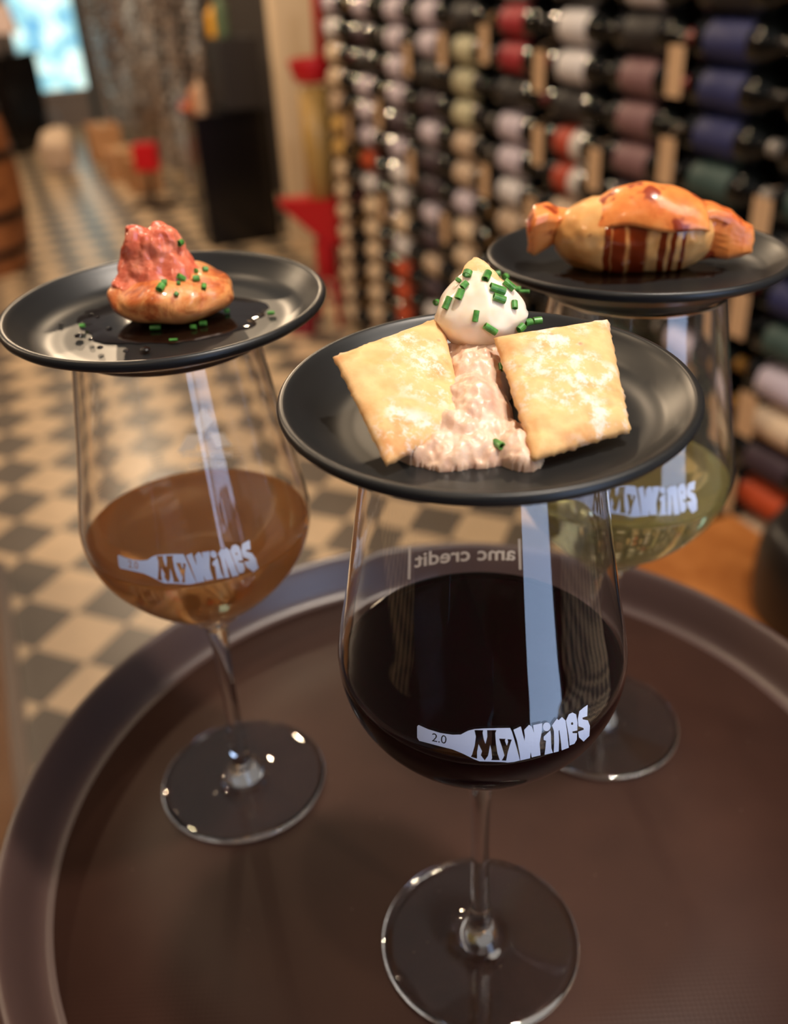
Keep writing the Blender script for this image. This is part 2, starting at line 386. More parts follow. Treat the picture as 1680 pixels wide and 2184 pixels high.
# ------------------------------------------------------------------ wine
def wine_bm(level):
    z_ = [(0, .1025), (.006, .1027)]; pr = [(r-WALL*.5, z) for r, z in outer if z > .1035 and z < level]
    rl = prof_at(level)-WALL*.5
    men = [(rl, level+.0006), (rl-.0012, level+.0001), (rl-.003, level-.0001), (0, level-.0001)]
    return revolve([(0, .1024), (.0075, .1028)]+pr+men, 288)
def wine_mat(name, col, rough, haze_col, haze):
    m = bpy.data.materials.new(name); m.use_nodes = True; b = bsdf(m)
    b.inputs['Base Color'].default_value = (*col, 1); b.inputs['Roughness'].default_value = rough
    b.inputs['Transmission Weight'].default_value = 1; b.inputs['IOR'].default_value = 1.34
    if haze:
        t = nd(m, 'ShaderNodeBsdfTranslucent', Color=(*haze_col, 1)); d = nd(m, 'ShaderNodeBsdfDiffuse', Color=(*haze_col, 1))
        a = nd(m, 'ShaderNodeMixShader'); a.inputs[0].default_value = .5; lk(m, t.outputs[0], a.inputs[1]); lk(m, d.outputs[0], a.inputs[2])
        s = nd(m, 'ShaderNodeMixShader'); s.inputs[0].default_value = haze; lk(m, b.outputs[0], s.inputs[1]); lk(m, a.outputs[0], s.inputs[2])
        lk(m, s.outputs[0], m.node_tree.nodes['Material Output'].inputs[0])
    return m
red_m = mat('red_wine', (.008, .0, .0015), .02, spec=.1, trans=.0, ior=1.34)
w0 = obj('red_wine', wine_bm(.1437), red_m, loc=RED); tag(w0, 'dark red wine filling the lower bowl of the nearest glass', 'wine')
w0 = obj('rose_wine', wine_bm(.1420), wine_mat('rose_wine', rgb(255, 222, 178), .09, rgb(255, 180, 98), .40), loc=ROSE); tag(w0, 'pale orange rosé wine in the left glass', 'wine')
w0 = obj('white_wine', wine_bm(.1410), wine_mat('white_wine', rgb(255, 250, 214), .06, rgb(255, 238, 150), .28), loc=WHT); tag(w0, 'pale yellow white wine in the right rear glass', 'wine')

# ------------------------------------------------------------------ plates
PB = .2192
plate_prof = [(0, .0012), (.030, .0012), (.0325, .0003), (.0342, .0), (.0352, .0008), (.0362, .0022)] + spl([(.0385, .0036), (.0440, .0058), (.0500, .0084), (.0536, .0102)], 4) + spl([(.0546, .0112), (.0549, .0124), (.0543, .0135), (.0531, .0137), (.0520, .0130), (.0505, .0114)], 4) + spl([(.0485, .0094), (.0455, .0069), (.0415, .0052), (.0370, .0046), (.0300, .0044), (.0, .0044)], 5)
def make_plate(org, d, tlt, label):
    p = thing('plate', label, 'plate', org+Vector((d[0], d[1], PB+.0003)))
    nrm = Vector((-tlt[0], -tlt[1], 1)).normalized()
    p.rotation_mode = 'QUATERNION'; p.rotation_quaternion = Vector((0, 0, 1)).rotation_difference(nrm)
    fr = [q for q in plate_prof]
    i = next(k for k, q in enumerate(fr) if q[0] > .0540)
    obj('dish', revolve(fr, 160), plate_m, p)
    return p
pl_red = make_plate(RED, (.0012, .0011), (.0042, .0301), 'black round plate with crackers and creamy spread on the nearest glass')
pl_rose = make_plate(ROSE, (.0028, -.0022), (.0071, .0182), 'black round plate with a dumpling and dark sauce on the left glass')
pl_wht = make_plate(WHT, (-.0011, .0016), (-.0041, -.0241), 'black round plate with a rolled pastry on the right rear glass')
def plate_top(org, d, tlt, x, y):
    c = org+Vector((d[0], d[1], 0)); return T+PB+.0003+.0044+(x-c.x)*tlt[0]+(y-c.y)*tlt[1]

# ------------------------------------------------------------------ front food
PF = T+.2240           # about the height of the dish floor
crk = mat('golden_cracker', rgb(236, 196, 140), .6, sss=.15)
c0, f0 = nramp(crk, 90, [(.25, rgb(206, 142, 84)), (.5, rgb(230, 186, 128)), (.8, rgb(212, 156, 96))], detail=3)
c2, f2 = nramp(crk, 200, [(.48, (0, 0, 0)), (.58, (.8, .8, .8))], detail=8, rough=.75)
c4, f4 = nramp(crk, 55, [(.46, (0, 0, 0)), (.62, (1, 1, 1))], detail=2)
mlt = nd(crk, 'ShaderNodeMath', operation='MULTIPLY'); lk(crk, c2, mlt.inputs[0]); lk(crk, c4, mlt.inputs[1])
mx_ = mix(crk, mlt.outputs[0], c0, rgb(236, 222, 216))
vo = nd(crk, 'ShaderNodeTexVoronoi', Scale=150.0); lk(crk, coords(crk), vo.inputs['Vector'])
rp = nd(crk, 'ShaderNodeValToRGB'); rp.color_ramp.elements[0].position = .0; rp.color_ramp.elements[0].color = (1, 1, 1, 1); rp.color_ramp.elements[1].position = .13; rp.color_ramp.elements[1].color = (0, 0, 0, 1)
lk(crk, vo.outputs[0], rp.inputs[0])
mx2 = mix(crk, rp.outputs[0], mx_, rgb(205, 130, 95)); lk(crk, mx2, bsdf(crk).inputs['Base Color'])
bump(crk, f2, .5, .0006)
def cracker(name_label, TL, TR, BR, BL, seed, thick=.0046, puff=.0016):
    n = 44; bm = bmesh.new(); nrm = (TR-TL).cross(BL-TL).normalized()
    if nrm.dot(EYEP-TL) < 0: nrm = -nrm
    grid = {}
    for sgn in (0, 1):
        for i in range(n+1):
            for j in range(n+1):
                a, b = i/n, j/n
                jag = lambda t, o: N3((t*9, o, seed), 1.6)*.0007+N3((t*30, o, seed), 1.6)*.0004
                p = (TL*(1-a)+TR*a)*(1-b)+(BL*(1-a)+BR*a)*b
                ex = min(a, 1-a, b, 1-b)
                if ex == 0:
                    dr = (TR-TL).normalized()*(1 if a == 1 else -1 if a == 0 else 0)+(BL-TL).normalized()*(1 if b == 1 else -1 if b == 0 else 0)
                    p = p+dr*jag(a+b*1.3, a-b)
                prof = min(1, ex/.10)**.5
                bend = math.sin(PI*a)*math.sin(PI*b)
                h = (thick*.5)*prof+(puff*bend if sgn == 0 else 0)
                if sgn == 0: h += (N3(p, 190, seed)*.0006+N3(p, 480, seed)*.0003)*prof
                q = p+nrm*(h if sgn == 0 else -h+ -0.0)
                q += nrm*(-.0016*math.sin(PI*a))*0
                if sgn == 1 and ex == 0: grid[1, i, j] = grid[0, i, j]
                else: grid[sgn, i, j] = bm.verts.new(q)
    for sgn in (0, 1):
        for i in range(n):
            for j in range(n):
                v = [grid[sgn, i, j], grid[sgn, i+1, j], grid[sgn, i+1, j+1], grid[sgn, i, j+1]]
                bm.faces.new(v if sgn == 0 else v[::-1])
    bmesh.ops.recalc_face_normals(bm, faces=bm.faces)
    o = obj('cracker', bm, crk); tag(o, name_label, 'cracker', 'sugar dusted crackers on the nearest plate'); return o
zb, zt = PF+.0024, PF+.0185
def grow(c, k=1.05):
    m_ = sum(c, Vector())/4; return [m_+(p-m_)*k for p in c]
ck1 = cracker('square cracker leaning on the left side of the creamy spread', *grow([at(714, 764, zt), at(940, 680, zt), at(990, 905, zb+.002), at(826, 990, zb)], 1.03), 1.0)
ck2 = cracker('square cracker leaning on the right side, thickest with powdery white dusting', *grow([at(1056, 724, zt), at(1294, 686, zt), at(1342, 918, zb+.001), at(1140, 980, zb)], 1.03), 5.0)
ck1['group'] = ck2['group'] = 'square crackers on the nearest plate'

def lump(cells, res, seed, amp, freq, thr=1.0, floor=None):
    """smooth blob surface through ellipsoids (x,y,z,rx,ry,rz), displaced"""
    mb = bpy.data.metaballs.new('mb'); o = bpy.data.objects.new('mb', mb); C.objects.link(o)
    S = 100
    mb.resolution = res*S; mb.threshold = .35
    for c in cells:
        e = mb.elements.new(); e.type = 'ELLIPSOID'; e.co = Vector(c[:3])*S; e.radius = 1.0*S*.01
        e.size_x, e.size_y, e.size_z = [max(v*S, .02) for v in c[3:6]]; e.radius = 1.35
    dg = bpy.context.evaluated_depsgraph_get(); dg.update(); me = bpy.data.meshes.new_from_object(o.evaluated_get(dg))
    bm = bmesh.new(); bm.from_mesh(me); bpy.data.objects.remove(o); bpy.data.meshes.remove(me)
    bmesh.ops.scale(bm, vec=(1/S,)*3, verts=bm.verts)
    bm.normal_update()
    for v in bm.verts:
        d = sum(a*N3(v.co, f, seed+i*3) for i, (a, f) in enumerate(zip(amp, freq)))
        v.co += v.normal*d
        if floor is not None and v.co.z < floor: v.co.z = floor
    return bm
# creamy spread: ridge running from the back of the dish to the front
def ell_blob(parts, bounds, step, seed, amp, freq, floor):
    """height-field style mound with closed base: union of domes"""
    x0, x1, y0, y1 = bounds; nx = int((x1-x0)/step); ny = int((y1-y0)/step); bm = bmesh.new(); g = {}
    def hgt(x, y):
        acc = 0
        for (cx, cy, rx, ry, rot, h, pw) in parts:
            dx, dy = x-cx, y-cy; c, s = math.cos(rot), math.sin(rot); a = (dx*c+dy*s)/rx; b = (-dx*s+dy*c)/ry
            q = a*a+b*b
            wob = 1+.22*N3((x, y, 0), 130, seed)+.1*N3((x, y, 0), 380, seed)
            q *= wob
            if q < 1: acc = max(acc, h*(1-q)**pw)
        return acc
    for i in range(nx+1):
        for j in range(ny+1):
            x, y = x0+i*step, y0+j*step; h = hgt(x, y)
            if h > 0:
                k = min(1, h/.002); d = sum(a*N3((x, y, h), f, seed+n_*3) for n_, (a, f) in enumerate(zip(amp, freq)))*k
                g[i, j] = bm.verts.new((x, y, floor+max(h+d, .0002)))
    for i in range(nx):
        for j in range(ny):
            q = [g.get(k) for k in ((i, j), (i+1, j), (i+1, j+1), (i, j+1))]
            if all(q): bm.faces.new(q)
    # skirt down to the dish
    be = [e for e in bm.edges if len(e.link_faces) == 1]
    r = bmesh.ops.extrude_edge_only(bm, edges=be)
    for v in [v for v in r['geom'] if isinstance(v, bmesh.types.BMVert)]: v.co.z = floor-.0006
    bmesh.ops.recalc_face_normals(bm, faces=bm.faces)
    return bm
spread_m = mat('creamy_spread', rgb(226, 186, 164), .3, sss=.3, spec=.5)
c0, f0 = nramp(spread_m, 160, [(.3, rgb(205, 162, 138)), (.5, rgb(222, 188, 162)), (.72, rgb(240, 216, 196))], detail=6); lk(spread_m, c0, bsdf(spread_m).inputs['Base Color'])
bump(spread_m, f0, .45, .0008)
A = at(1005, 760, PF+.013); B = at(1035, 900, PF+.008)
ridge_a = math.atan2(B.y-A.y, B.x-A.x)
fr = at(1000, 960, PF+.003)
parts = [(.0190, .2125, .0175, .0120, .10, .0075, .75), (.0195, .2145, .0140, .0100, .15, .0090, .5), (.0225, .2235, .0095, .0150, .1, .0135, .45), (.0240, .2370, .0098, .0130, 0, .0160, .42),
         (.0255, .2460, .0125, .0110, 0, .0165, .35), (.0310, .2060, .0062, .0085, .5, .0062, .5), (.0082, .2085, .0075, .0055, -.3, .0052, .5)]
sp = obj('creamy_spread', ell_blob(parts, (-.005, .05, .19, .262), .00045, 3, (.0013, .0010, .0005), (190, 430, 900), PF-.0004), spread_m)
tag(sp, 'beige tuna-coloured creamy spread between the two square crackers', 'spread')
cr_m = mat('white_cream', rgb(248, 228, 200), .22, sss=.3, spec=.5)
c0, f0 = nramp(cr_m, 120, [(.35, rgb(238, 216, 190)), (.65, rgb(248, 234, 216))], detail=2); lk(cr_m, c0, bsdf(cr_m).inputs['Base Color'])
def ball(c, rx, ry, rz, seed=0, amp=(.0008,), freq=(120,), sub=5, rot=None, M=None):
    bm = bmesh.new(); bmesh.ops.create_icosphere(bm, subdivisions=sub, radius=1)
    for v in bm.verts:
        n_ = v.co.copy(); p = Vector((n_.x*rx, n_.y*ry, n_.z*rz)); p += n_*sum(a*N3(p, f, seed+i) for i, (a, f) in enumerate(zip(amp, freq)))
        if rot: p.rotate(rot)
        v.co = p+Vector(c)
    return bm
QC = at(1026, 668, PF+.0205); QC = Vector((QC.x, QC.y, QC.z))
bm = ball((0, 0, 0), .0126, .0112, .0098, 4, (.0010, .0006), (90, 240))
for v in bm.verts:
    k = max(0, v.co.z/.0098); v.co.z += .0018*k**2; f_ = 1-.30*k**1.6; v.co.x = v.co.x*f_-.0010*k; v.co.y *= f_
    if v.co.z < 0: v.co.x *= 1.04
    v.co += QC
cr = obj('cream_dollop', bm, cr_m); tag(cr, 'glossy white dollop of cream on top of the beige spread', 'cream')
# pointed bit of cracker sticking up behind the dollop
tipb = at(1028, 625, PF+.0265)+Vector((0, .006, 0)); tp = at(1014, 550, PF+.0320)+Vector((0, .0, 0))
bm = bmesh.new()
lv = []
for k in range(9):
    t = k/8; c = tipb.lerp(tp, t); wd = .0068*(1-t)**.7+.0006; th = .0016*(1-t*.5)
    lv.append([bm.verts.new(c+Vector((wd*math.cos(a)+.0006*N3((t*6, a, 1), 1.3), th*math.sin(a), 0))) for a in [2*PI*q/16 for q in range(16)]])
for a_, b_ in zip(lv, lv[1:]):
    for k in range(16): bm.faces.new((a_[k], a_[(k+1) % 16], b_[(k+1) % 16], b_[k]))
bm.faces.new(lv[-1]); bm.faces.new(lv[0][::-1])
tag(obj('cracker', bm, crk), 'pointed cracker shard standing up behind the white cream', 'cracker')

# chives, dropped on to whatever lies under the pixel they cover
chive_m = mat('chive_green', rgb(62, 128, 50), .35, sss=.1)
c0, f0 = nramp(chive_m, 400, [(.35, rgb(45, 105, 38)), (.65, rgb(92, 158, 70))]); lk(chive_m, c0, bsdf(chive_m).inputs['Base Color'])
def bvh_of(objs):
    dg = bpy.context.evaluated_depsgraph_get(); dg.update(); trees = []
    for o in objs:
        bm = bmesh.new(); bm.from_mesh(o.data); bm.transform(o.matrix_world); trees.append(BVHTree.FromBMesh(bm)); bm.free()
    return trees
def drop(trees, x, y, fallback_z):
    d = ray(x, y).normalized(); best = None
    for t in trees:
        h_ = t.ray_cast(EYEP, d)
        if h_[0] and (best is None or h_[3] < best[2]): best = (h_[0], h_[1], h_[3])
    if best is None or best[2] > .5: return at(x, y, fallback_z), Vector((0, 0, 1))
    n_ = best[1] if best[1].dot(d) < 0 else -best[1]
    return best[0], n_
def chive(trees, x, y, ang, ln, r, fz, label, group, hollow=True):
    p, n_ = drop(trees, x, y, fz)
    d = (R_*math.cos(ang)+U_*math.sin(ang)); d = (d-n_*d.dot(n_)).normalized() if abs(d.dot(n_)) < .95 else d
    c = p+n_*r*.75; bm = bmesh.new(); a = n_; b = d.cross(a).normalized()
    k = 14; rings = []
    for rr, t in ((r*.72, -.5), (r, -.5), (r, .5), (r*.72, .5)):
        rings.append([bm.verts.new(c+d*(t*ln)+(a*math.cos(2*PI*i/k)*.85+b*math.sin(2*PI*i/k))*rr) for i in range(k)])
    rings.append(rings[0])
    for q, s in zip(rings, rings[1:]):
        for i in range(k): bm.faces.new((q[i], q[(i+1) % k], s[(i+1) % k], s[i]))
    o = obj('chive_piece', bm, chive_m, smooth=False); tag(o, label, 'chive', group); return o
tr = bvh_of([cr, sp, ck1, ck2])
# x, y, angle, length mm, radius mm, words
CH = [(931, 651, 1.2, 1.2, 1.15, 'round chive ring on the left edge of the white cream'), (957, 648, 1.1, 3.4, 1.0, 'chive piece low on the left flank of the white cream'),
      (982, 630, 1.2, 2.6, 1.1, 'chive piece left of centre on the white cream'), (991, 611, .9, 1.9, 1.0, 'short chive piece left of centre under the chive loop'),
      (998, 588, 1.4, 1.4, 1.3, 'dark open chive loop near the top left of the white cream'), (980, 600, 1.0, .8, .9, 'pale thin chive ring on the upper left of the white cream'),
      (1036, 593, 1.2, 3.2, 1.1, 'upright chive piece at the top of the white cream'), (1060, 590, .3, 1.8, 1.2, 'curled chive ring at the top right of the white cream'),
      (1077, 596, 1.1, 1.4, 1.2, 'curled chive ring beside the topmost right chive'), (1058, 620, -.12, 4.4, 1.15, 'longest chive piece lying level on the white cream'),
      (1062, 640, -.15, 3.4, 1.1, 'chive piece lying directly below the longest one'), (1082, 612, -.6, 3.4, 1.1, 'slanting chive piece right of the longest one'),
      (1104, 622, -.3, 1.8, 1.1, 'chive ring at the right edge of the white cream'), (1118, 624, -.45, 3.2, .6, 'thin pointed chive sliver sticking out right of the cream'),
      (1094, 652, 1.4, 2.2, .9, 'dark upright chive piece on the lower right of the cream'), (1015, 675, 1.4, 3.0, .8, 'small bright chive piece at the foot of the cream'),
      (1045, 700, -.65, 3.8, .95, 'dark chive piece where cream meets spread'), (1106, 697, .4, 2.0, 1.2, 'chive ring at the top left corner of the right cracker'),
      (1126, 694, .8, 2.2, 1.2, 'chive ring behind the right cracker, second from its corner'), (1146, 690, .3, 2.4, 1.2, 'rightmost chive ring behind the right cracker'),
      (1066, 951, -.75, 3.6, 1.0, 'lone dark chive piece low on the beige spread'), (1066, 785, 1.3, 2.2, .7, 'dark chive sliver beside the left edge of the right cracker')]
for x, y, a, l_, r_, lab in CH: chive(tr, x, y, a, l_/1000, r_/1000, PF+.012, lab, 'chives on the nearest plate')

# ------------------------------------------------------------------ dumpling on the left plate
PL = T+PB+.0003+.0044
dm_ = mat('fried_dough', rgb(200, 110, 55), .28, sss=.2, coat=.4)
c0, f0 = nramp(dm_, 75, [(.30, rgb(118, 42, 30)), (.44, rgb(200, 104, 50)), (.56, rgb(232, 158, 92)), (.70, rgb(170, 70, 38))], detail=7, rough=.7, dist=.8); lk(dm_, c0, bsdf(dm_).inputs['Base Color']); bump(dm_, f0, .6, .0015)
dt_ = mat('rosy_dough', rgb(222, 118, 88), .22, sss=.25, coat=.5)
c0, f0 = nramp(dt_, 90, [(.28, rgb(186, 66, 50)), (.48, rgb(224, 116, 84)), (.62, rgb(236, 142, 112)), (.8, rgb(236, 128, 44))], detail=4, dist=.5); lk(dt_, c0, bsdf(dt_).inputs['Base Color']); bump(dt_, f0, .8, .002)
DC = at(362, 690, PL+.002)+Vector((0, .0115, 0)); dmp = thing('dumpling', 'golden fried money-bag dumpling with a pinched rosy top on the left plate', 'dumpling', (DC.x, DC.y, PL))
bm = bmesh.new(); bmesh.ops.create_icosphere(bm, subdivisions=6, radius=1)
for v in bm.verts:
    n_ = v.co.copy(); a = math.atan2(n_.y, n_.x); z = n_.z
    rr = math.sqrt(max(0, 1-abs(z)**2.6)); fold = 1+.035*math.sin(a*9+3*N3((n_.x, n_.y, z), 1.2))*max(0, z+.3)
    p = Vector((math.cos(a)*rr*.0212*fold, math.sin(a)*rr*.0185*fold, (z*.0085+.0086)))
    p.z += .0018*N3(p, 70, 2); p += Vector((n_.x, n_.y, 0))*(.0016*N3(p, 60, 5)+.0007*N3(p, 200, 6))
    p.z = max(p.z, .0003); v.co = p
obj('body', bm, dm_, dmp)
bm = bmesh.new(); lv = []
K = 120
# gathered crest leaning slightly left: wide skirt, tight neck, ruffled lip
cp = [(.0150, .0122, .0), (.0165, .0138, .0), (.0152, .0155, -.0003), (.0130, .0185, -.0006), (.0112, .0220, -.0008), (.0100, .0258, -.0006), (.0092, .0285, -.0004), (.0074, .0312, -.0002), (.0050, .0318, 0), (.0030, .0300, 0), (.0, .0290, 0)]
cps = []
for i in range(len(cp)-1):
    for k in range(6): t = k/6; cps.append(tuple(cp[i][q]*(1-t)+cp[i+1][q]*t for q in range(3)))
cps.append(cp[-1])
for i, (r, z, dx) in enumerate(cps):
    row = []
    for k in range(K):
        a = 2*PI*k/K; tz = (z-.012)/.02
        ruf = 1+.09*math.sin(a*5+3.2*tz+4*N3((math.cos(a), math.sin(a), tz), 1.3))+.05*math.sin(a*11-5*tz+3*N3((math.cos(a), math.sin(a), tz), 2))+.16*N3((math.cos(a)*1.4, math.sin(a)*1.4, tz*2.2), 1, 4)
        rr = r*(ruf if r > .001 else 1); x, y = rr*math.cos(a)*1.0-.0035+dx, rr*math.sin(a)*.72
        zz = z+.0007*math.sin(a*5+1)*max(0, tz)+.001*N3((x, y, z), 260, 3)
        row.append(bm.verts.new((x+.0012*N3((x, y, z), 150, 8)+.0006*abs(N3((x, y, z), 330, 1)), y+.0012*N3((x, y, z), 150, 9)-.0007*abs(N3((x, y, z), 300, 2)), zz-.0022*max(0, math.cos(a))*max(0, 1-tz*2))))
    lv.append(row)
for a_, b_ in zip(lv, lv[1:]):
    for k in range(K): bm.faces.new((a_[k], a_[(k+1) % K], b_[(k+1) % K], b_[k]))
bmesh.ops.remove_doubles(bm, verts=bm.verts, dist=1e-6)
o = obj('pinched_top', bm, dt_, dmp); o['label'] = 'rosy gathered crest of dough'
sauce_m = mat('dark_sauce', rgb(20, 10, 6), .06, spec=.7)
def puddle(cx, cy, rx, ry, z, seed, th=.0007, holes=.22):
    n_ = 120; bm = bmesh.new(); rings = []
    for f_, h in ((0, 1), (.5, 1), (.85, 1), (.96, .7), (1, 0)):
        rings.append([bm.verts.new((cx+(rx*f_)*(1+holes*N3((math.cos(a)*1.6, math.sin(a)*1.6, seed), 1)+.08*N3((math.cos(a)*7, math.sin(a)*7, seed), 1))*math.cos(a), cy+(ry*f_)*(1+holes*N3((math.cos(a)*1.6, math.sin(a)*1.6, seed), 1)+.08*N3((math.cos(a)*7, math.sin(a)*7, seed), 1))*math.sin(a), z+th*h)) for a in [2*PI*k/n_ for k in range(n_)]])
    for q, s in zip(rings, rings[1:]):
        for k in range(n_): bm.faces.new((q[k], q[(k+1) % n_], s[(k+1) % n_], s[k]))
    bmesh.ops.remove_doubles(bm, verts=bm.verts, dist=1e-7); return bm
pc = at(405, 665, PL)
tag(obj('sauce_puddle', puddle(pc.x-.003, pc.y, .036, .030, PL-.0001, 2), sauce_m), 'glossy dark brown sauce puddle under the dumpling', 'sauce')
dpm = bpy.data.objects['dumpling']
tr = bvh_of([c for c in dpm.children]) if False else None
bpy.context.view_layer.update(); tr = bvh_of(list(dmp.children))
CH2 = [(381, 518, .2, 1.8, 1.1, 'chive bit on the upper right of the rosy pinched top'), (342, 617, 1.2, 2.6, 1.3, 'largest chive bit on the front of the dumpling body'), (350, 606, .2, 2.0, 1.1, 'chive bit touching the largest one on the dumpling'),
       (384, 592, -.3, 2.8, 1.0, 'chive bit at the seam below the pinched top'), (419, 597, .3, 2.2, 1.1, 'chive bit right of the dumpling seam'), (437, 578, .6, 1.7, 1.0, 'chive bit highest on the right shoulder of the dumpling'),
       (416, 578, .1, 1.0, .8, 'tiny chive bit near the right end of the seam'), (434, 614, 1.4, 2.0, .9, 'upright chive bit on the right side of the dumpling'), (376, 629, 1.1, 1.2, .8, 'small chive bit near the dumpling centre'), (381, 606, .2, 1.2, .7, 'small chive bit just under the seam'),
       (332, 703, .05, 3.4, 1.0, 'chive bit in the sauce in front of the dumpling'), (434, 694, .2, 2.4, 1.0, 'chive bit in the sauce at the right front of the dumpling'), (413, 701, -.2, 1.8, .9, 'chive bit in the sauce beside the right front one'),
       (578, 671, .1, 2.4, .8, 'pale chive bit far right in the sauce'), (370, 727, .05, 2.6, .5, 'thin chive sliver nearest the front rim of the left plate'), (176, 698, .3, 1.8, .8, 'chive bit far left in the sauce'), (484, 667, .6, 1.8, .9, 'chive bit against the right side of the dumpling base')]
for x, y, a, l_, r_, lab in CH2: chive(tr, x, y, a, l_/1000, r_/1000, PL+.0009, lab, 'chives on the left plate')
DW = ['farthest left of the dumpling', 'just right of the farthest one', 'beside the chive bit far left', 'largest on the left side', 'right of the largest left one', 'at the left end of the front edge', 'largest at the front edge', 'left of the largest front one', 'outermost, near the left rim', 'closest to the dumpling']
for i, (x, y, s_) in enumerate([(193, 671, .7), (208, 674, .5), (174, 689, .6), (168, 716, 1.1), (194, 724, .8), (213, 741, .8), (310, 745, 1.3), (269, 748, .8), (130, 692, .6), (232, 700, .8)]):
    p = at(x, y, PL+.0008)
    tag(obj('sauce_droplet', ball(p, s_*.0013, s_*.0013, s_*.0006, i, (.0002,), (500,), 3), sauce_m), 'round dark sauce droplet, '+DW[i], 'droplet', 'sauce droplets on the left plate')

# ------------------------------------------------------------------ rolled pastry on the right plate
PR = T+PB+.0003+.0044
py_m = mat('fried_pastry', rgb(214, 150, 84), .3, sss=.2, coat=.3)
tcp = coords(py_m); sep = nd(py_m, 'ShaderNodeSeparateXYZ'); lk(py_m, tcp, sep.inputs[0])
c0, f0 = nramp(py_m, 60, [(.3, rgb(196, 116, 50)), (.5, rgb(222, 160, 92)), (.7, rgb(236, 184, 118))], detail=4)
# sauce stripes run around the roll at chosen places along it
cur = None
for cx_, w_ in ((-.0100, .0014), (-.0062, .0026), (.0008, .0038), (.0095, .0013), (.0132, .0010), (.0170, .0008)):
    wob = nd(py_m, 'ShaderNodeTexNoise', Scale=90.0); lk(py_m, tcp, wob.inputs['Vector'])
    a1_ = nd(py_m, 'ShaderNodeMath', operation='MULTIPLY_ADD'); lk(py_m, wob.outputs[0], a1_.inputs[0]); a1_.inputs[1].default_value = .0035; lk(py_m, sep.outputs[0], a1_.inputs[2])
    a2_ = nd(py_m, 'ShaderNodeMath', operation='SUBTRACT'); lk(py_m, a1_.outputs[0], a2_.inputs[0]); a2_.inputs[1].default_value = cx_+.00175
    a3_ = nd(py_m, 'ShaderNodeMath', operation='ABSOLUTE'); lk(py_m, a2_.outputs[0], a3_.inputs[0])
    a4_ = nd(py_m, 'ShaderNodeMapRange'); lk(py_m, a3_.outputs[0], a4_.inputs[0]); a4_.inputs[1].default_value = w_*.7; a4_.inputs[2].default_value = w_*1.15; a4_.inputs[3].default_value = 1; a4_.inputs[4].default_value = 0
    if cur is None: cur = a4_.outputs[0]
    else:
        mxx = nd(py_m, 'ShaderNodeMath', operation='MAXIMUM'); lk(py_m, cur, mxx.inputs[0]); lk(py_m, a4_.outputs[0], mxx.inputs[1]); cur = mxx.outputs[0]
col = mix(py_m, cur, c0, rgb(126, 44, 12)); lk(py_m, col, bsdf(py_m).inputs['Base Color'])
mr_ = nd(py_m, 'ShaderNodeMapRange'); lk(py_m, cur, mr_.inputs[0]); mr_.inputs[3].default_value = .35; mr_.inputs[4].default_value = .08; lk(py_m, mr_.outputs[0], bsdf(py_m).inputs['Roughness'])
bump(py_m, f0, .4, .0008)
po_m = mat('orange_pastry', rgb(228, 128, 58), .3, sss=.2, coat=.3)
c0, f0 = nramp(po_m, 70, [(.3, rgb(206, 98, 40)), (.52, rgb(232, 136, 66)), (.75, rgb(240, 164, 92))], detail=4); c5, _ = nramp(po_m, 110, [(.56, (0, 0, 0)), (.63, (1, 1, 1))], detail=2); lk(po_m, mix(po_m, c5, c0, rgb(150, 56, 22)), bsdf(po_m).inputs['Base Color']); bump(po_m, f0, .6, .0014)
PC = at(1362, 592, PR)+Vector((0, .0125, 0))
pas = thing('rolled_pastry', 'rolled fried pastry with twisted ends and dark sauce stripes on the right rear plate', 'pastry', (PC.x, PC.y, PR), math.radians(-9))
pas.rotation_euler = (0, math.radians(-1.5), math.radians(-9))
bm = bmesh.new(); n1, n2 = 90, 64; lv = []
for i in range(n1+1):
    t = i/n1*2-1; x = t*.0292
    r = .0128*(1-abs(t)**3.2)**.55*(1.0+.06*t)+.0018; row = []
    for k in range(n2):
        a = 2*PI*k/n2; y = r*1.05*math.cos(a); z = r*math.sin(a)*1.0
        p = Vector((x, y, z+.0128)); p += Vector((0, math.cos(a), math.sin(a)))*(.0012*N3(p, 70, 1)+.0005*N3(p, 260, 2)); p.z = max(p.z, .0004); row.append(bm.verts.new(p))
    lv.append(row)
for a_, b_ in zip(lv, lv[1:]):
    for k in range(n2): bm.faces.new((a_[k], a_[(k+1) % n2], b_[(k+1) % n2], b_[k]))
bm.faces.new(lv[0][::-1]); bm.faces.new(lv[-1])
obj('roll', bm, py_m, pas)
# overlapping flap forming the ridge along the top
bm = bmesh.new(); lv = []; n1 = 70
for i in range(n1+1):
    t = i/n1; x = -.0175+t*.043; hh = math.sin(PI*min(1, max(0, t)))**.6; row = []
    for k in range(20):
        q = k/19; a = .12*PI+q*.50*PI+.03*PI*math.sin(t*7)    # from the crest down over the front
        rr = (.0150+.0035*hh)*(1-.05*q)+.0012*math.sin(q*PI)
        rr += .0009*N3((x, q*.02, 0), 110, 4)
        zz = .0118+rr*math.sin(PI-a)*1.0*(.62+.42*hh); yy = -rr*math.cos(PI-a)*-1
        row.append(bm.verts.new((x, -rr*math.cos(a)*.9, zz)))
    lv.append(row)
for a_, b_ in zip(lv, lv[1:]):
    for k in range(19): bm.faces.new((a_[k], a_[k+1], b_[k+1], b_[k]))
bm.normal_update()
bm.faces.ensure_lookup_table(); f_ = bm.faces[len(bm.faces)//2]
if f_.normal.z < 0: bmesh.ops.reverse_faces(bm, faces=bm.faces[:])
o = obj('flap', bm, po_m, pas); o['label'] = 'orange overlapping fold of pastry along the top'; md = o.modifiers.new('t', 'SOLIDIFY'); md.thickness = .0014; md.offset = -1
